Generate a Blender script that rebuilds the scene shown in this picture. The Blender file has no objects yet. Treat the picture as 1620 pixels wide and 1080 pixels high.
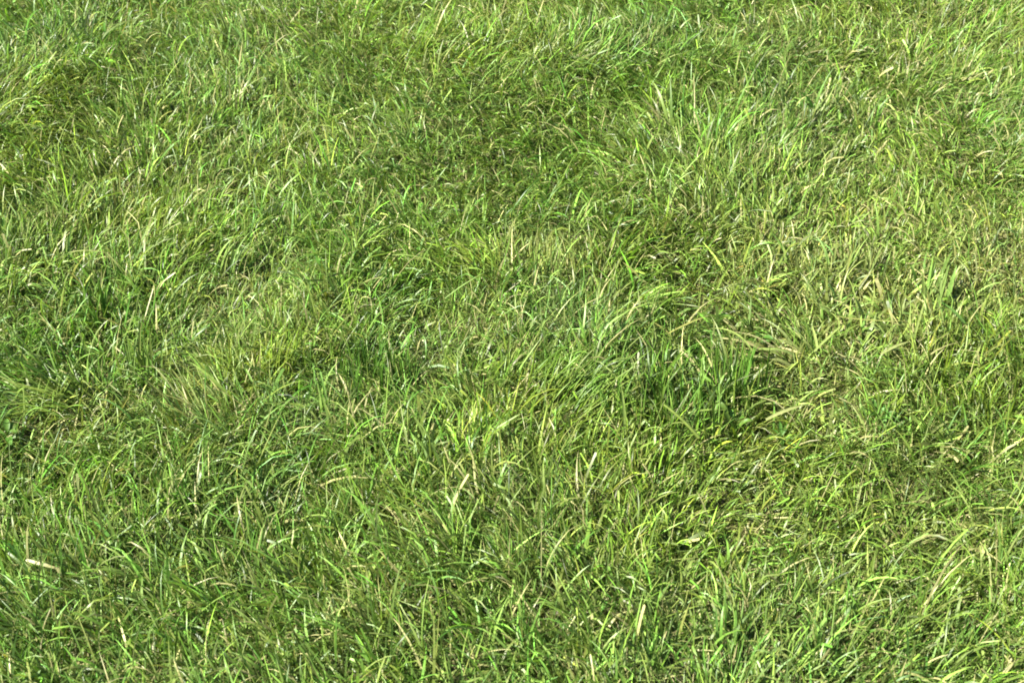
import bpy, math, random
import numpy as np
from mathutils import Vector

# ------------------------------------------------------------------ camera, sky, sun, exposure
scene = bpy.context.scene
C = scene.collection
CAM_H = 1.45
PITCH = 40.0                      # degrees below the horizon
F_PX = 2200.0                     # focal length in photo pixels (photo is 1620 wide)
cam_d = bpy.data.cameras.new("camera")
cam_d.sensor_width = 36.0
cam_d.lens = 36.0 * F_PX / 1620.0
cam_d.dof.use_dof = True
cam_d.dof.focus_distance = 2.25
cam_d.dof.aperture_fstop = 8.0
cam_d.clip_start = 0.01
cam_d.clip_end = 2000.0
cam = bpy.data.objects.new("camera", cam_d)
C.objects.link(cam)
cam.location = (0, 0, CAM_H)
cam.rotation_euler = (math.radians(90 - PITCH), 0, 0)
scene.camera = cam

SUN_EL, SUN_AZ = 46.0, -100.0      # azimuth clockwise from +Y (ahead of the camera); minus is to the left
world = bpy.data.worlds.new("World")
scene.world = world
world.use_nodes = True
wn = world.node_tree
sky = wn.nodes.new("ShaderNodeTexSky")
sky.sky_type = 'NISHITA'
sky.sun_disc = False
sky.sun_elevation = math.radians(SUN_EL)
sky.sun_rotation = math.radians(SUN_AZ)
bg = wn.nodes["Background"]
bg.inputs["Strength"].default_value = 0.05
wn.links.new(sky.outputs[0], bg.inputs[0])

sl = bpy.data.lights.new("sun", 'SUN')
sl.energy = 5.0
sl.angle = math.radians(0.5)
sl.color = (1.0, 0.96, 0.88)
sun = bpy.data.objects.new("sun", sl)
C.objects.link(sun)
az, el = math.radians(SUN_AZ), math.radians(SUN_EL)
sdir = Vector((math.sin(az) * math.cos(el), math.cos(az) * math.cos(el), math.sin(el)))
sun.rotation_euler = sdir.to_track_quat('Z', 'Y').to_euler()
sun.location = sdir * 20

scene.view_settings.view_transform = 'Standard'
scene.view_settings.look = 'None'
scene.view_settings.exposure = 1.70
scene.view_settings.gamma = 1.0
scene.render.engine = 'CYCLES'
scene.cycles.filter_width = 1.75
scene.cycles.max_bounces = 8
scene.cycles.diffuse_bounces = 5
scene.cycles.transmission_bounces = 6

rng = np.random.default_rng(11)

# ------------------------------------------------------------------ helpers
def at(px, py, z=0.0):
    """the point at height z that the photo shows at pixel (px, py)"""
    p = math.radians(PITCH)
    dx, dv = (px - 810.0) / F_PX, (540.0 - py) / F_PX
    d = np.array([dx, math.cos(p) + dv * math.sin(p), -math.sin(p) + dv * math.cos(p)])
    t = (z - CAM_H) / d[2]
    return np.array([0, 0, CAM_H]) + d * t


def make_noise(seed, n=64):
    g = np.random.default_rng(seed).random((n, n))

    def f(x, y):
        xi, yi = np.floor(x).astype(int), np.floor(y).astype(int)
        fx, fy = x - xi, y - yi
        fx, fy = fx * fx * (3 - 2 * fx), fy * fy * (3 - 2 * fy)
        a, b = g[xi % n, yi % n], g[(xi + 1) % n, yi % n]
        c, d = g[xi % n, (yi + 1) % n], g[(xi + 1) % n, (yi + 1) % n]
        return (a * (1 - fx) + b * fx) * (1 - fy) + (c * (1 - fx) + d * fx) * fy * 1.0
    return f


n1, n2, n3, n4, n5, n6 = [make_noise(s) for s in (1, 2, 3, 4, 5, 6)]


def height(x, y):
    x, y = np.asarray(x, float), np.asarray(y, float)
    near = np.exp(-((x * x + (y - 1.5) ** 2) / 60.0))
    return ((n1(x * 2.3 + 9, y * 2.3 + 3) - .5) * 0.05 + (n2(x * 7, y * 7) - .5) * 0.030 + (n3(x * 23, y * 23) - .5) * 0.008) * near - 0.01


def mesh_from(name, verts, quads, tris, smooth=True, col=None):
    me = bpy.data.meshes.new(name)
    nq, nt = len(quads), len(tris)
    me.vertices.add(len(verts))
    me.vertices.foreach_set("co", np.ascontiguousarray(verts, np.float32).ravel())
    loops = np.concatenate([np.asarray(quads, np.int32).ravel(), np.asarray(tris, np.int32).ravel()])
    me.loops.add(len(loops))
    me.loops.foreach_set("vertex_index", loops)
    me.polygons.add(nq + nt)
    starts = np.concatenate([np.arange(nq) * 4, nq * 4 + np.arange(nt) * 3]).astype(np.int32)
    me.polygons.foreach_set("loop_start", starts)
    me.polygons.foreach_set("use_smooth", np.full(nq + nt, smooth))
    if col is not None:
        a = me.attributes.new("blade_colour", 'FLOAT_COLOR', 'POINT')
        rgba = np.ones((len(verts), 4), np.float32)
        rgba[:, :3] = col
        a.data.foreach_set("color", rgba.ravel())
    me.update(calc_edges=True)
    return me


# ------------------------------------------------------------------ materials
def leaf_material(name, rough=0.42, transl=0.32, spec=0.35, stripes=True):
    m = bpy.data.materials.new(name)
    m.use_nodes = True
    nt = m.node_tree
    for n in list(nt.nodes):
        nt.nodes.remove(n)
    out = nt.nodes.new("ShaderNodeOutputMaterial")
    at_ = nt.nodes.new("ShaderNodeAttribute")
    at_.attribute_name = "blade_colour"
    tc = nt.nodes.new("ShaderNodeTexCoord")
    noi = nt.nodes.new("ShaderNodeTexNoise")
    noi.inputs["Scale"].default_value = 160.0
    noi.inputs["Detail"].default_value = 3.0
    nt.links.new(tc.outputs["Object"], noi.inputs["Vector"])
    rmp = nt.nodes.new("ShaderNodeMapRange")
    rmp.inputs[1].default_value, rmp.inputs[2].default_value = 0.3, 0.7
    rmp.inputs[3].default_value, rmp.inputs[4].default_value = 0.78, 1.22
    nt.links.new(noi.outputs["Fac"], rmp.inputs[0])
    mul = nt.nodes.new("ShaderNodeVectorMath")
    mul.operation = 'SCALE'
    nt.links.new(at_.outputs["Color"], mul.inputs[0])
    nt.links.new(rmp.outputs[0], mul.inputs["Scale"])
    pb = nt.nodes.new("ShaderNodeBsdfPrincipled")
    pb.inputs["Roughness"].default_value = rough
    pb.inputs["Specular IOR Level"].default_value = spec
    nt.links.new(mul.outputs[0], pb.inputs["Base Color"])
    tr = nt.nodes.new("ShaderNodeBsdfTranslucent")
    tint = nt.nodes.new("ShaderNodeVectorMath")
    tint.operation = 'MULTIPLY'
    tint.inputs[1].default_value = (1.15, 1.15, 0.6)
    nt.links.new(mul.outputs[0], tint.inputs[0])
    nt.links.new(tint.outputs[0], tr.inputs["Color"])
    mix = nt.nodes.new("ShaderNodeMixShader")
    mix.inputs[0].default_value = transl
    nt.links.new(pb.outputs[0], mix.inputs[1])
    nt.links.new(tr.outputs[0], mix.inputs[2])
    nt.links.new(mix.outputs[0], out.inputs[0])
    return m


M_GRASS = leaf_material("lone_grass")
M_LEAF = leaf_material("weed_leaf", rough=0.5, transl=0.3)
M_STRAW = leaf_material("dry_straw", rough=0.6, transl=0.2, spec=0.3)

m = bpy.data.materials.new("soil")
m.use_nodes = True
nt = m.node_tree
pb = nt.nodes["Principled BSDF"]
pb.inputs["Roughness"].default_value = 0.95
tc = nt.nodes.new("ShaderNodeTexCoord")
no = nt.nodes.new("ShaderNodeTexNoise")
no.inputs["Scale"].default_value = 45.0
no.inputs["Detail"].default_value = 8.0
nt.links.new(tc.outputs["Object"], no.inputs["Vector"])
cr = nt.nodes.new("ShaderNodeValToRGB")
cr.color_ramp.elements[0].position, cr.color_ramp.elements[1].position = 0.35, 0.7
cr.color_ramp.elements[0].color = (0.028, 0.032, 0.010, 1)
cr.color_ramp.elements[1].color = (0.110, 0.095, 0.035, 1)
nt.links.new(no.outputs["Fac"], cr.inputs[0])
nt.links.new(cr.outputs[0], pb.inputs["Base Color"])
bmp = nt.nodes.new("ShaderNodeBump")
bmp.inputs["Strength"].default_value = 0.6
bmp.inputs["Distance"].default_value = 0.004
nt.links.new(no.outputs["Fac"], bmp.inputs["Height"])
nt.links.new(bmp.outputs[0], pb.inputs["Normal"])
M_SOIL = m

# ------------------------------------------------------------------ ground: one sheet, finely bumpy near, out to the horizon
def axis(lo, hi, step, far):
    a = list(np.arange(lo, hi + 1e-6, step))
    s, p = step, hi
    while p < far:
        s *= 1.6
        p += s
        a.append(p)
    s, p = step, lo
    while p > -far:
        s *= 1.6
        p -= s
        a.insert(0, p)
    return np.array(a)


gx, gy = axis(-4, 4, 0.03, 600), axis(-1.0, 6.5, 0.03, 600)
X, Y = np.meshgrid(gx, gy)
V = np.stack([X, Y, height(X, Y)], -1).reshape(-1, 3)
nx, ny = len(gx), len(gy)
ii = (np.arange(ny - 1)[:, None] * nx + np.arange(nx - 1)[None]).ravel()
Q = np.stack([ii, ii + 1, ii + 1 + nx, ii + nx], 1)
g = bpy.data.objects.new("ground", mesh_from("ground", V, Q, np.zeros((0, 3), int)))
g.data.materials.append(M_SOIL)
g["kind"] = "structure"
C.objects.link(g)

# ------------------------------------------------------------------ the lawn
# zones read off the photo: px, py, rx, ry, lean (ground x, y), lean strength, length x, width x, colour key, amount of colour
ZONES = [
    (60, 470, 130, 70, (.3, -.4), .3, 1.0, 1.0, 'pale', .4),
    (50, 600, 130, 55, (-1, .15), 1.0, 1.5, 1.1, 'deep', .6),
    (180, 490, 110, 80, (-.1, .6), .5, 1.2, 1.15, 'mid', .5),
    (400, 470, 120, 90, (.15, .7), .5, 0.80, .85, 'pale', .5),
    (310, 605, 90, 60, (-.7, .5), .9, 1.1, .9, 'straw', .45),
    (130, 660, 110, 40, (.8, .0), .6, .9, .9, 'straw', .45),
    (440, 580, 90, 50, (.4, .5), .5, 1.2, 1.0, 'yellow', .5),
    (490, 640, 90, 50, (-.3, .5), .6, 1.0, 1.0, 'blue', .45),
    (590, 590, 80, 45, (.1, .9), .6, 1.3, .9, 'deep', .6),
    (610, 480, 60, 35, (.6, .1), .6, 1.1, .9, 'deep', .5),
    (740, 425, 80, 50, (-.8, .35), .9, 1.3, .95, 'yellow', .35),
    (660, 640, 120, 50, (-.6, .3), .8, 1.0, .9, 'pale', .4),
    (720, 530, 140, 60, (.1, .6), .4, .80, .85, 'pale', .4),
    (880, 430, 90, 60, (-.1, .8), .7, .85, .9, 'straw', .55),
    (900, 520, 70, 60, (.1, .8), .6, .95, .7, 'blue', .5),
    (925, 600, 60, 50, (.9, .55), .7, 1.3, .95, 'mid', .6),
    (1060, 620, 120, 80, (-.1, 1), .8, 1.35, 1.1, 'deep', .4),
    (1100, 430, 130, 60, (.4, -.2), .4, 1.0, 1.0, 'olive', .45),
    (1150, 480, 80, 50, (.3, .1), .3, .85, .9, 'brown', .45),
    (1290, 440, 150, 70, (.1, .3), .3, 1.0, 1.25, 'straw', .65),
    (1210, 530, 70, 50, (-1, .1), .8, 1.1, 1.4, 'pale', .4),
    (1300, 620, 120, 70, (.3, -.3), .2, .85, 1.15, 'straw', .5),
    (1400, 510, 130, 80, (.1, .4), .2, .95, 1.4, 'straw', .65),
    (1560, 440, 90, 80, (.1, .6), .4, .9, 1.1, 'straw', .8),
    (1530, 600, 100, 90, (-.1, .7), .5, 1.2, 1.1, 'olive', .55),
    (840, 665, 90, 40, (.5, -.1), .5, 1.1, 1.0, 'olive', .6),
]
COL = {
    'mid': (0.096, 0.190, 0.020), 'deep': (0.066, 0.155, 0.013), 'blue': (0.115, 0.210, 0.048),
    'yellow': (0.160, 0.235, 0.022), 'olive': (0.100, 0.155, 0.011), 'pale': (0.172, 0.260, 0.054),
    'straw': (0.205, 0.250, 0.064), 'brown': (0.125, 0.155, 0.020), 'dry': (0.38, 0.36, 0.15),
}
zc = [at(z[0], z[1]) for z in ZONES]
zr = []
for z in ZONES:
    rx = abs(at(z[0] + z[2], z[1])[0] - at(z[0], z[1])[0])
    ry = abs(at(z[0], z[1] - z[3])[1] - at(z[0], z[1] + z[3])[1]) / 2
    zr.append((rx, ry))


def field(x, y):
    """lean vector, length and width factors and tint at ground points"""
    n = len(x)
    a = n4(x * 1.7 + 5, y * 1.7) * 4 * math.pi
    lean = np.stack([np.cos(a), np.sin(a) + .35], 1) * (0.25 + 0.5 * n5(x * 4, y * 4))[:, None]
    lm = 0.75 + 0.6 * n6(x * 3.1 + 2, y * 3.1)
    wm = np.ones(n)
    t1 = n2(x * 2.9 + 4, y * 2.9 + 8)[:, None]
    t2 = n3(x * 5.3 + 1, y * 5.3 + 2)[:, None]
    tint = np.array(COL['mid']) * (1 - t1) + np.array(COL['yellow']) * t1
    tint = tint * (1 - .5 * t2) + .5 * t2 * np.array(COL['blue'])
    for z, c, r in zip(ZONES, zc, zr):
        d = ((x - c[0]) / r[0]) ** 2 + ((y - c[1]) / r[1]) ** 2
        d = d * (0.6 + 0.8 * n1(x * 14, y * 14))
        w = np.clip(1.35 - d, 0, 1)
        w = w * w * (3 - 2 * w)
        L = np.array(z[4], float)
        L = L / max(1e-6, np.linalg.norm(L)) * z[5]
        k = (w * min(1.0, .35 + z[5]))[:, None]
        lean = lean * (1 - k) + L * k
        lm = lm * (1 - w) + z[6] * w
        wm = wm * (1 - w) + z[7] * w
        k = (w * z[9])[:, None]
        tint = tint * (1 - k) + np.array(COL[z[8]]) * k
    return lean, lm, wm, tint


def sample_points(density, power):
    """random ground points, denser close to where the photo was taken"""
    x0, x1, y0, y1 = -4.0, 4.0, -0.3, 6.5
    n = int(density * (x1 - x0) * (y1 - y0))
    x, y = rng.uniform(x0, x1, n), rng.uniform(y0, y1, n)
    d = np.hypot(x * 0.9, y)
    side = np.maximum(0, np.abs(x) - (0.37 * np.hypot(y, CAM_H) + 0.15))
    back = np.maximum(0, 0.9 - y)
    keep = np.minimum(1, (2.2 / np.maximum(d, .1)) ** power) * np.exp(-side * 1.3) * np.exp(-back * 2.0)
    k = rng.random(n) < keep
    return x[k], y[k]


RINGS = 6


def blades(x, y, L, w, phi, th0, bend, curl, twist, col_base, col_tip, minz=0.002):
    """ribbon blades, all arrays of length n; returns verts, quads, tris, colours"""
    n = len(x)
    ts = np.linspace(0, 1, RINGS)
    ds = L / (RINGS - 1)
    px, py, pz = x.copy(), y.copy(), height(x, y) - 0.004
    prof = np.array([0.62, 0.95, 1.0, 0.82, 0.5])
    kink = np.where(rng.random(n) < .17, rng.normal(.8, .5, n), 0)      # some blades are trodden or broken over
    kat = rng.uniform(.3, .75, n)
    cut = rng.random(n) < .14                                             # some were mown off square
    nv = 2 * (RINGS - 1) + 1
    V = np.empty((n, nv, 3), np.float32)
    K = np.empty((n, nv, 3), np.float32)
    for i, t in enumerate(ts):
        th = np.minimum(th0 + bend * t * t + kink * (t > kat), 2.8)
        ph = phi + curl * t + kink * .4 * (t > kat)
        tx, ty, tz = np.sin(th) * np.cos(ph), np.sin(th) * np.sin(ph), np.cos(th)
        if i:
            px, py, pz = px + tx * ds, py + ty * ds, pz + tz * ds
            pz = np.maximum(pz, height(px, py) + minz)
        f = min(1.0, t * 1.1)
        c = col_base * (1 - f) + col_tip * f
        if i == RINGS - 1:
            back = np.where(cut, .9, 0.0) * ds
            px, py, pz = px - tx * back, py - ty * back, pz - tz * back
            V[:, -1] = np.stack([px, py, pz], 1)
            K[:, -1] = c
            continue
        # width direction: horizontal perpendicular, rolled about the tangent
        sx, sy = -np.sin(ph), np.cos(ph)
        bx, by, bz = -np.cos(th) * np.cos(ph), -np.cos(th) * np.sin(ph), np.sin(th)
        tw = twist * (0.4 + t)
        cw, sw = np.cos(tw), np.sin(tw)
        hw = w * np.where(cut, .62 + .38 * min(1, 3 * t), prof[i]) * .5
        wx, wy, wz = (sx * cw + bx * sw) * hw, (sy * cw + by * sw) * hw, bz * sw * hw
        V[:, 2 * i] = np.stack([px - wx, py - wy, pz - wz], 1)
        V[:, 2 * i + 1] = np.stack([px + wx, py + wy, pz + wz], 1)
        K[:, 2 * i] = K[:, 2 * i + 1] = c
    base = (np.arange(n) * nv)[:, None]
    q = np.concatenate([base + np.array([[2 * i, 2 * i + 1, 2 * i + 3, 2 * i + 2]]) for i in range(RINGS - 2)], 0)
    tr = base + np.array([[2 * (RINGS - 2), 2 * (RINGS - 2) + 1, nv - 1]])
    return V.reshape(-1, 3), q, tr, K.reshape(-1, 3)


def grass_layer(x, y, lean, L, w, tint, spread, th_lo, th_hi, bend_lo, bend_hi, dry=0.0, minz=0.002):
    n = len(x)
    d = np.hypot(x, y)
    w = w * np.maximum(1, d / 3.2) ** 0.7            # sparser far blades are broader
    phi0 = np.arctan2(lean[:, 1], lean[:, 0])
    s = np.linalg.norm(lean, axis=1)
    phi = phi0 + rng.normal(0, 1, n) * spread * (1.3 - np.minimum(s, 1))
    th0 = rng.uniform(th_lo, th_hi, n) * (0.6 + 0.6 * s)
    bend = rng.uniform(bend_lo, bend_hi, n) * (0.7 + 0.5 * s)
    curl = rng.normal(0, .35, n)
    twist = rng.normal(0, .8, n)
    jit = rng.normal(0, 1, (n, 1))
    tint = tint * np.exp(jit * .38) * np.exp(rng.normal(0, .10, (n, 3)))
    isdry = rng.random(n) < dry * (1 + .9 * np.clip((x - .35) / .4, 0, 1))
    tint[isdry] = np.array(COL['dry']) * np.exp(rng.normal(0, .25, (isdry.sum(), 1)))
    pale = tint * .75 + np.array([0.10, 0.12, 0.05]) * .4   # sheaths at the foot of a blade are paler
    tip = tint * np.exp(rng.normal(0, .10, (n, 1)))
    ydry = rng.random(n) < 0.22
    tip[ydry] = tip[ydry] * .4 + np.array([.26, .28, .085]) * .6
    return blades(x, y, L, w, phi, th0, bend, curl, twist, pale, tip, minz)


def join(parts):
    vo, VV, QQ, TT, KK = 0, [], [], [], []
    for v, q, t, k in parts:
        VV.append(v); QQ.append(q + vo); TT.append(t + vo); KK.append(k)
        vo += len(v)
    return np.concatenate(VV), np.concatenate(QQ), np.concatenate(TT), np.concatenate(KK)


parts = []
# short under layer
x, y = sample_points(21000, 1.3)
lean, lm, wm, tint = field(x, y)
n = len(x)
parts.append(grass_layer(x, y, lean, rng.uniform(.018, .046, n) * lm, rng.uniform(.0010, .0021, n) * wm, tint, 1.8, .3, 1.3, .2, 1.6, dry=.13))
nA = n
# tufts: blades of one tuft share a foot, a lean and a shade
cx, cy = sample_points(3000, 1.3)
nc = len(cx)
lean_c, lm_c, wm_c, tint_c = field(cx, cy)
lean_c = lean_c + rng.normal(0, .28, (nc, 2))
lm_c = lm_c * np.exp(rng.normal(0, .22, nc))
wm_c = wm_c * np.exp(rng.normal(0, .25, nc))
tint_c = tint_c * np.exp(rng.normal(0, .22, (nc, 1))) * np.exp(rng.normal(0, .08, (nc, 3)))
k = rng.integers(5, 16, nc)
idx = np.repeat(np.arange(nc), k)
n = len(idx)
ox, oy = rng.normal(0, .010, n), rng.normal(0, .010, n)
ln = lean_c[idx] + np.stack([ox, oy], 1) * 28
parts.append(grass_layer(cx[idx] + ox, cy[idx] + oy, ln, rng.uniform(.028, .076, n) * lm_c[idx],
                         rng.uniform(.0012, .0031, n) * wm_c[idx], tint_c[idx], .75, .12, 1.0, .2, 1.7, dry=.06))
nB = n
# loose straight and bent blades over the top, a little broader and paler
x, y = sample_points(7000, 1.2)
lean, lm, wm, tint = field(x, y)
n = len(x)
lean = lean * .6 + rng.normal(0, .6, (n, 2))
tint = tint * .5 + np.array(COL['pale']) * .58
parts.append(grass_layer(x, y, lean, rng.uniform(.034, .084, n) * lm, rng.uniform(.0016, .0038, n) * wm, tint, 1.0, .2, 1.0, .3, 1.9, dry=.06))
# dead thatch and clippings lying flat
x, y = sample_points(5000, 1.3)
n = len(x)
a = rng.uniform(0, 2 * math.pi, n)
c = np.array(COL['dry']) * np.exp(rng.normal(-.25, .3, (n, 1)))
parts.append(blades(x, y, rng.uniform(.02, .06, n), rng.uniform(.0012, .0028, n), a, rng.uniform(1.2, 1.6, n),
                    rng.normal(0, .3, n), rng.normal(0, .9, n), rng.normal(0, 1.2, n), c, c, .004))
print("blades", nA, nB, sum(len(p[2]) for p in parts))
V, Q, T, K = join(parts)
o = bpy.data.objects.new("grass", mesh_from("grass", V, Q, T, True, K))
o.data.materials.append(M_GRASS)
o["kind"] = "stuff"
o["label"] = "sunlit uncut green grass covering the whole ground"
o["category"] = "grass"
C.objects.link(o)

# ------------------------------------------------------------------ the plants that stand out of the lawn
RB = random.Random(5)


def ribbon(p0, p1, p2, width, col, tip=None, fold=.25, roll=0.0, rings=10, profile='blade'):
    """a folded leaf along a curved spine p0 - p1 - p2; returns verts, quads, tris, colours"""
    p0, p1, p2 = (np.array(p, float) for p in (p0, p1, p2))
    col = np.array(col, float)
    tip = col if tip is None else np.array(tip, float)
    V, K = [], []
    for i in range(rings):
        t = i / (rings - 1)
        p = (1 - t) ** 2 * p0 + 2 * t * (1 - t) * p1 + t * t * p2
        d = 2 * (1 - t) * (p1 - p0) + 2 * t * (p2 - p1)
        d /= max(1e-9, np.linalg.norm(d))
        s = np.cross(d, (0, 0, 1.0))
        if np.linalg.norm(s) < 1e-3:
            s = np.array((1.0, 0, 0))
        s /= np.linalg.norm(s)
        u = np.cross(s, d)
        a = roll * (0.3 + t)
        s, u = s * math.cos(a) + u * math.sin(a), u * math.cos(a) - s * math.sin(a)
        if profile == 'blade':
            w = (0.7 + 0.3 * min(1, t * 4)) * (1 - t ** 3.0) + .02
        elif profile == 'stem':
            w = 1 - .35 * t
        else:                                        # a broad leaf on a short stalk
            w = .10 + max(0.0, math.sin(math.pi * min(1, max(0, (t - .12) / .88)) ** .8)) ** .8
        hw = width * w * .5
        if profile == 'stem':
            for q in range(5):
                b = q * 2 * math.pi / 5
                V.append(p + (s * math.cos(b) + u * math.sin(b)) * hw)
        else:
            V += [p - s * hw + u * fold * hw, p - u * 0.15 * hw, p + s * hw + u * fold * hw]
        f = t ** 1.5
        for q in range(5 if profile == 'stem' else 3):
            rib = 1.12 if (profile == 'leaf' and q == 1) else 1.0
            K.append((col * (1 - f) + tip * f) * rib)
    m = 5 if profile == 'stem' else 3
    Q = []
    for i in range(rings - 1):
        for q in range(m if profile == 'stem' else m - 1):
            a, b = i * m + q, i * m + (q + 1) % m
            Q.append((a, b, b + m, a + m))
    return np.array(V), np.array(Q), np.zeros((0, 3), int), np.array(K)


def link_mesh(name, parts, origin, mat, parent=None):
    v, q, t, k = join(parts)
    ob = bpy.data.objects.new(name, mesh_from(name, v - np.array(origin), q, t, True, k))
    ob.data.materials.append(mat)
    if parent is None:
        ob.location = origin
    else:
        ob.parent = parent
    C.objects.link(ob)
    return ob


def tag(o, label, cat, group=None):
    o["label"], o["category"] = label, cat
    o["kind"] = "thing"
    if group:
        o["group"] = group
    return o


def root(name, px, py):
    p = at(px, py)
    p[2] = float(height(p[0], p[1])) - .004
    e = bpy.data.objects.new(name, None)
    e.empty_display_size = .03
    e.location = p
    C.objects.link(e)
    return e, p


def vary(c, a=.15):
    c = np.array(COL[c] if isinstance(c, str) else c)
    return c * math.exp(RB.gauss(0, a)) * np.array([math.exp(RB.gauss(0, .06)) for _ in range(3)])


def tuft(label, px, py, n, lean, tilt, length, width, colour, arch=.5, fan=.45, dry=0.0, r=.016, group='long tufts standing out of the lawn'):
    """a tuft of long grass: every blade a part; lean = ground direction, tilt = degrees from upright"""
    e, p = root("grass_tuft", px, py)
    tag(e, label, "grass tuft", group)
    for i in range(n):
        a = math.atan2(lean[1], lean[0]) + RB.gauss(0, fan)
        L = length * RB.uniform(.75, 1.25)
        th = math.radians(RB.uniform(*tilt))
        dx, dy = math.cos(a), math.sin(a)
        q0 = p + np.array([RB.gauss(0, r), RB.gauss(0, r * .7), 0])
        q2 = q0 + L * np.array([dx * math.sin(th), dy * math.sin(th), math.cos(th)])
        q1 = q0 + L * np.array([dx * math.sin(th) * .3, dy * math.sin(th) * .3, .5 * math.cos(th) + .28 * arch + .12])
        c = vary('dry') if RB.random() < dry else vary(colour)
        link_mesh("blade", [ribbon(q0, q1, q2, width * RB.uniform(.6, 1.15), c * .9 + .012, c * RB.uniform(.9, 1.3), RB.uniform(.1, .45), RB.gauss(0, .5))], p, M_GRASS, e)
    return e


def stalk(label, name, cat, a, b, z, width, colour, bow=(0, 0, 0), extra=(), stem=False, mat=None, group=None):
    """one loose blade or stalk from photo point a to photo point b, ends at heights z; extra = side pieces (from t, to px, to py, z, width)"""
    p0, p2 = at(a[0], a[1], z[0] + .006), at(b[0], b[1], z[1] + .010)
    p1 = (p0 + p2) / 2 + np.array(bow)
    c = vary(colour, .06)
    mat = mat or M_STRAW
    if not extra:
        ob = link_mesh(name, [ribbon(p0, p1, p2, width, c, c * 1.15, .35, RB.gauss(0, .3), profile='stem' if stem else 'blade')], p0, mat)
    else:
        ob = bpy.data.objects.new(name, None)
        ob.empty_display_size = .03
        ob.location = p0
        C.objects.link(ob)
        link_mesh("stem", [ribbon(p0, p1, p2, width, c, c * 1.1, .35, 0, profile='stem' if stem else 'blade')], p0, mat, ob)
        for t, ex, ey, ez, ew in extra:
            s0 = (1 - t) ** 2 * p0 + 2 * t * (1 - t) * p1 + t * t * p2
            s2 = at(ex, ey, ez)
            link_mesh("blade", [ribbon(s0, (s0 + s2) / 2 + np.array([0, 0, .006]), s2, ew, c * 1.05, c * 1.2, .3, RB.gauss(0, .4))], p0, mat, ob)
    return tag(ob, label, cat, group)


def weed(label, px, py, n, length, width, colour, lift=(.02, .045), spread=2 * math.pi, toward=0.0, group='broad leaved weeds among the grass', up=.35):
    """a rosette of broad leaves on a short stem; every leaf a part"""
    e, p = root("broadleaf_weed", px, py)
    tag(e, label, "weed", group)
    top = p + np.array([0, 0, RB.uniform(*lift)])
    link_mesh("stem", [ribbon(p, (p + top) / 2 + np.array([.002, .001, 0]), top, .0022, vary(colour), profile='stem')], p, M_LEAF, e)
    for i in range(n):
        a = toward + spread * ((i + RB.uniform(-.3, .3)) / n - .5)
        L = length * RB.uniform(.75, 1.15)
        d = np.array([math.cos(a), math.sin(a), 0])
        k = RB.uniform(.3, 1.0)
        b = p + (top - p) * k
        u = RB.uniform(.6, 1.3) * up
        link_mesh("leaf", [ribbon(b, b + d * L * .55 + np.array([0, 0, L * u]), b + d * L + np.array([0, 0, L * u * .7]), width * RB.uniform(.8, 1.15),
                                  vary(colour, .12), None, .3, RB.gauss(0, .3), profile='leaf')], p, M_LEAF, e)
    return e


def sprig(label, px, py, n, rad, colour, z=(.03, .05), leaf=.009):
    """a low sprig of tiny leaves along a few runners; every leaf a part"""
    e, p = root("small_leaved_weed", px, py)
    tag(e, label, "weed", 'yellow green small leaved weeds')
    for i in range(n):
        a, q = RB.uniform(0, 2 * math.pi), rad * math.sqrt(RB.random())
        b = p + np.array([math.cos(a) * q, math.sin(a) * q, RB.uniform(*z)])
        if i % 6 == 0:
            link_mesh("stem", [ribbon(p, (p + b) / 2 + np.array([0, 0, .008]), b, .0014, vary(colour), profile='stem')], p, M_LEAF, e)
        c = RB.uniform(0, 2 * math.pi)
        d = np.array([math.cos(c), math.sin(c), RB.uniform(-.1, .7)]) * leaf * RB.uniform(.7, 1.3)
        link_mesh("leaf", [ribbon(b, b + d * .5 + np.array([0, 0, .002]), b + d, leaf * .42, vary(colour), None, .25, RB.gauss(0, .5), rings=6, profile='leaf')], p, M_LEAF, e)
    return e


PI = math.pi
# tufts
tuft("long green tuft swept flat towards the left, at the left end of the lawn", 125, 640, 60, (-1, .12), (58, 84), .11, .0032, (.135, .205, .025), .25, .3, r=.028)
tuft("small dark green tuft of short sideways blades under the long swept one", 30, 655, 26, (-1, -.1), (50, 80), .07, .0032, 'blue', .3, .4, r=.02)
tuft("upright tuft with a few broad blades in front of the forked level stalk", 150, 508, 16, (.1, .5), (5, 30), .085, .0058, 'mid', .4, .8)
tuft("bright tuft of tall straight narrow blades beside the yellow green sprig", 236, 588, 18, (-.2, .5), (2, 22), .088, .0046, 'pale', .3, .6)
tuft("pale straw coloured tuft leaning back to the left below a lone diagonal blade", 318, 660, 45, (-.75, .55), (25, 60), .075, .0032, 'straw', .35, .3, dry=.15, r=.032)
tuft("fine yellow green tuft of crossing blades above the pale hollow", 452, 590, 26, (.5, .6), (10, 40), .075, .0034, 'yellow', .4, .5, r=.02)
tuft("broad pale wisp of grass leaning right beyond the fine pale hollow", 355, 428, 10, (.65, .6), (20, 42), .085, .0050, 'pale', .3, .25)
tuft("dark green tuft shading the middle of the lawn", 592, 612, 60, (.1, .6), (2, 30), .070, .0028, 'deep', .4, .9, r=.035)
tuft("low dark tuft bending right in front of the straw tipped blade", 622, 492, 36, (.8, .2), (25, 60), .065, .0028, 'deep', .5, .4, r=.025)
tuft("yellow tinged tuft combed to the left beside the thin upright stems", 775, 442, 50, (-.85, .4), (40, 72), .085, .0034, 'yellow', .35, .3, r=.03)
tuft("fine brushed tuft of short blades leaning left near the yellow curl", 690, 650, 40, (-.8, .2), (40, 70), .07, .0030, 'pale', .5, .3, r=.03)
tuft("straw tinged stand of thin upright stems right of the left combed tuft", 850, 432, 40, (-.1, .6), (2, 24), .072, .0026, 'straw', .2, .7, dry=.2, r=.035)
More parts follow.
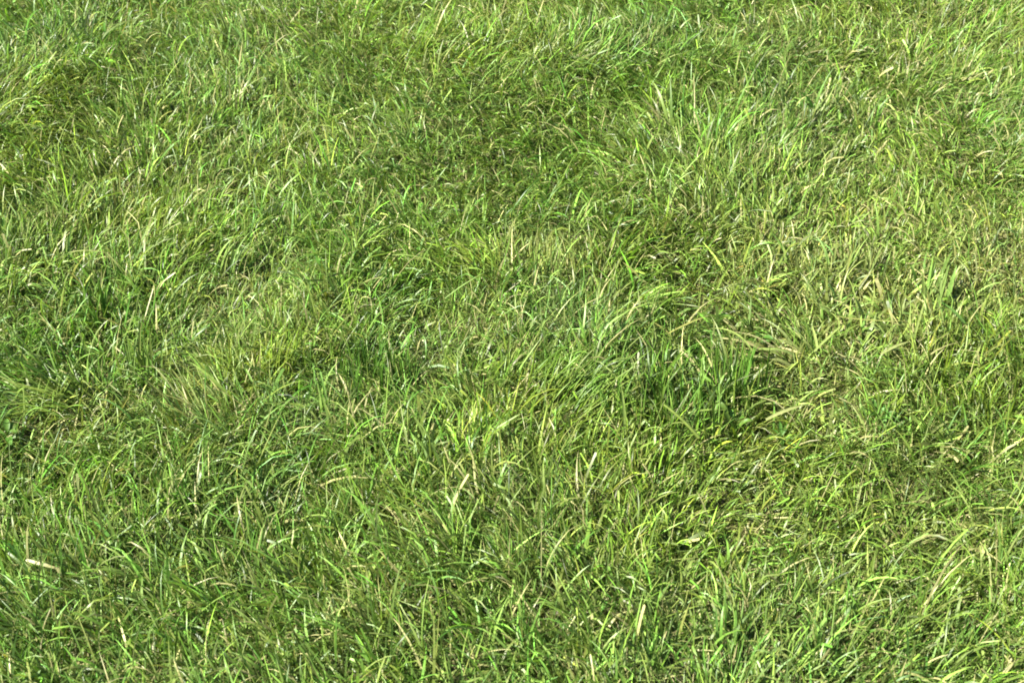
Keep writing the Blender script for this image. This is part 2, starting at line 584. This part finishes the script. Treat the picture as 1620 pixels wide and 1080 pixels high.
tuft("bright green tuft combed to the right in long parallel blades", 895, 650, 46, (.92, .55), (34, 64), .092, .0026, (.125, .210, .022), .35, .38, r=.034)
tuft("tall deep green upright tuft right of the combed tuft", 1018, 650, 46, (0, .3), (0, 36), .088, .0034, 'mid', .4, 1.2, r=.045)
tuft("deep green leaning tuft close to the forked seed stalk", 1096, 655, 40, (-.25, .3), (4, 42), .084, .0036, 'mid', .4, 1.0, r=.05)
tuft("soft upright green tuft between the forked stalk and the arching tuft", 1165, 620, 26, (.15, .6), (2, 22), .090, .0040, 'mid', .3, .6, r=.02)
tuft("loose tuft of wide pale straw blades arching over to the left", 1262, 566, 26, (-1, .18), (60, 88), .105, .0062, 'straw', .9, .42, dry=.15, r=.022)
tuft("straw green tuft with thin upright blades left of the broad bladed grey green tuft", 1345, 432, 22, (.25, .6), (4, 30), .075, .0042, 'straw', .4, .7, r=.022)
tuft("tuft of broad grey green blades standing on the straw coloured grass", 1478, 478, 14, (.35, .7), (6, 30), .095, .0075, 'pale', .3, .4)
tuft("soft olive green mound of grass at the right end of the lawn", 1565, 660, 60, (-.1, .5), (0, 34), .078, .0036, 'olive', .5, 1.0, r=.045)
tuft("small tuft of splayed yellow green blades under the straw stubble", 1395, 655, 20, (0, .4), (10, 55), .06, .0046, 'yellow', .6, 1.5, r=.014)

# loose blades and stalks, lying over the grass or leaning out of it
S, B = "straw_stalk", "lone_grass"
GS, GB = 'pale dry stalks caught on the grass', 'single broad blades leaning out of the lawn'
stalk("pale dry stalk lying level and forked twice beyond the upright broad bladed tuft", S, "stalk", (108, 400), (176, 402), (.055, .052), .0030, 'straw', (0, 0, .012),
      ((.35, 152, 386, .06, .0024), (.9, 200, 440, .04, .0022)), group=GS)
stalk("pale green blade slanting down to the right over the straw coloured tuft", B, "grass blade", (358, 622), (300, 572), (.03, .062), .0052, 'pale', (0, 0, .010), mat=M_GRASS, group=GB)
stalk("short wide light green blade standing alone left of the yellow green sprig", B, "grass blade", (140, 612), (139, 566), (.01, .062), .0074, 'pale', (0, 0, .004), mat=M_GRASS, group=GB)
stalk("straight seed stem slanting up to the left above the shallow pale hollow", B, "grass blade", (500, 512), (486, 446), (.01, .070), .0044, 'pale', (0, 0, .006), mat=M_GRASS, group=GB)
stalk("straw tipped blade lying nearly level beyond the low dark tuft, drooping right", S, "stalk", (620, 404), (692, 418), (.056, .05), .0036, 'straw', (0, 0, .014), group=GS)
stalk("long thin pale stalk leaning right across the left combed tuft", S, "stalk", (704, 472), (772, 428), (.035, .062), .0030, 'straw', (0, 0, .006), group=GS)
stalk("whitish bent stalks forming a V between the combed and the upright straw tinged tufts", S, "stalk", (812, 410), (796, 386), (.02, .06), .0032, 'dry', (0, 0, .004), ((.0, 838, 384, .06, .0028),), group=GS)
stalk("thin upright yellow stalk with a knot low in the centre", S, "stalk", (833, 622), (846, 556), (.01, .075), .0030, 'yellow', (.003, 0, .004), ((.25, 822, 594, .05, .0024), (.3, 848, 596, .045, .0024)), stem=True, mat=M_GRASS, group=GS)
stalk("upright pale blade curving slightly in front of the thin upright stems", S, "stalk", (868, 470), (857, 425), (.01, .066), .0036, 'straw', (-.006, 0, .002), group=GS)
stalk("straw coloured stalk lying aslant on the brown patch", S, "stalk", (1012, 440), (984, 414), (.045, .06), .0038, 'straw', (0, 0, .004), group=GS)
stalk("broad blade pointing straight up beside the brown patch", B, "grass blade", (1070, 530), (1069, 478), (.01, .070), .0058, 'pale', (0, 0, .004), mat=M_GRASS, group=GB)
stalk("two crossing straw blades in the open brown patch", S, "stalk", (1062, 532), (1030, 508), (.045, .055), .0036, 'straw', (0, 0, .005), ((.15, 1125, 498, .06, .0034),), group=GS)
stalk("long pale stalk bending over twice left of the wide arching blades", S, "stalk", (1190, 556), (1122, 520), (.045, .05), .0044, 'straw', (.008, .01, .022), ((.75, 1146, 518, .06, .003),), group=GS)
stalk("thin forked seed stalk standing upright over the lower deep green tufts", S, "stalk", (1137, 668), (1138, 606), (.01, .06), .0028, 'pale', (.002, 0, .002), ((.99, 1131, 580, .085, .0050), (.97, 1147, 592, .075, .0038)), stem=True, mat=M_GRASS, group=GS)
stalk("thick pale stalk slanting down to the right in front of the deep green tufts", S, "stalk", (1106, 692), (1050, 640), (.03, .062), .0054, 'pale', (0, 0, .008), stem=True, mat=M_GRASS, group=GS)
stalk("short pale blade poking up beside the thick slanting stalk", B, "grass blade", (1118, 694), (1107, 655), (.02, .06), .0052, 'pale', (0, 0, .004), mat=M_GRASS, group=GB)
stalk("long narrow light blade rising between the right combed tuft and the deep green tuft", B, "grass blade", (988, 692), (981, 602), (.01, .085), .0044, 'pale', (.004, 0, .008), mat=M_GRASS, group=GB)
stalk("wide bleached stalk rising to the right behind the arching blades", S, "stalk", (1288, 556), (1334, 513), (.045, .062), .0044, 'straw', (0, 0, .004), ((.1, 1284, 514, .06, .0046),), group=GS)
stalk("thin stalk lying almost level between the bleached stalk and the broad blades", S, "stalk", (1322, 500), (1436, 507), (.058, .052), .0030, 'straw', (0, 0, -.008), group=GS)
stalk("upright pale blade leaning right above the straw stubble", S, "stalk", (1446, 532), (1464, 472), (.02, .072), .0044, 'straw', (0, 0, .004), group=GS)
stalk("pair of flat straw blades lying together on the olive grass", S, "stalk", (1394, 560), (1440, 540), (.05, .055), .0056, 'straw', (0, 0, .006), ((.1, 1432, 552, .05, .0036),), group=GS)
stalk("broad pale drooping blade left of the grey green tuft", B, "grass blade", (1366, 508), (1352, 470), (.025, .062), .0090, 'pale', (0, 0, .006), mat=M_GRASS, group=GB)
stalk("shiny blue green broad blade slanting right near the right end", B, "grass blade", (1526, 512), (1496, 482), (.04, .058), .0076, 'blue', (0, 0, .004), mat=M_GRASS, group=GB)
stalk("bent tan blade arching low in the lower right, left of the olive mound", S, "stalk", (1540, 568), (1546, 530), (.02, .055), .0040, 'straw', (.012, 0, .012), group=GS)
stalk("pale stalk rising to the right beside the curled yellow blade", S, "stalk", (770, 690), (824, 654), (.03, .06), .0046, 'pale', (0, 0, .004), mat=M_GRASS, group=GS)
stalk("curled yellow blade looping in front of the finely brushed tuft", B, "grass blade", (768, 690), (800, 664), (.03, .05), .0034, 'yellow', (.028, -.02, .03), mat=M_GRASS, group=GB)
stalk("long straw blade lying aslant over the flat deep green weed", S, "stalk", (1212, 664), (1276, 640), (.045, .055), .0056, 'straw', (0, 0, .008), group=GS)

# weeds
weed("fresh green weed with pointed leaves in the dark gap under the arching blades", 1203, 540, 6, .022, .008, (.070, .160, .020), (.03, .042), up=.6)
weed("bright green weed with long narrow leaves left of the olive mound", 1390, 668, 9, .030, .0055, (.085, .175, .024), (.015, .03), up=1.2)
weed("dull green weed with tall narrow leaves beside the forked seed stalk", 1160, 678, 4, .036, .0062, (.085, .165, .020), (.012, .02), spread=PI, toward=PI / 2, up=1.3)
weed("deep green weed spreading flat under the long straw blade", 1236, 684, 8, .024, .0062, (.075, .165, .026), (.02, .035), up=.5)
weed("smooth pale green weed with wide leaves at the far left below the swept tufts", 14, 694, 9, .030, .0085, (.095, .195, .028), (.025, .04), up=.5)
weed("small weed with broad yellowish leaves beside the grey green tuft", 1512, 492, 6, .026, .0075, (.130, .210, .025), (.025, .04), up=.9)
sprig("yellow green sprig of tiny leaves beside the tall straight blades", 225, 606, 60, .030, 'mid', (.03, .055), .008)
sprig("scattered sprig of tiny bright leaves beside the long leaved bright weed", 1412, 690, 34, .024, 'mid', (.025, .05), .007)
sprig("low patch of tiny lime leaves above the long swept tuft", 25, 592, 40, .032, 'mid', (.03, .055), .007)
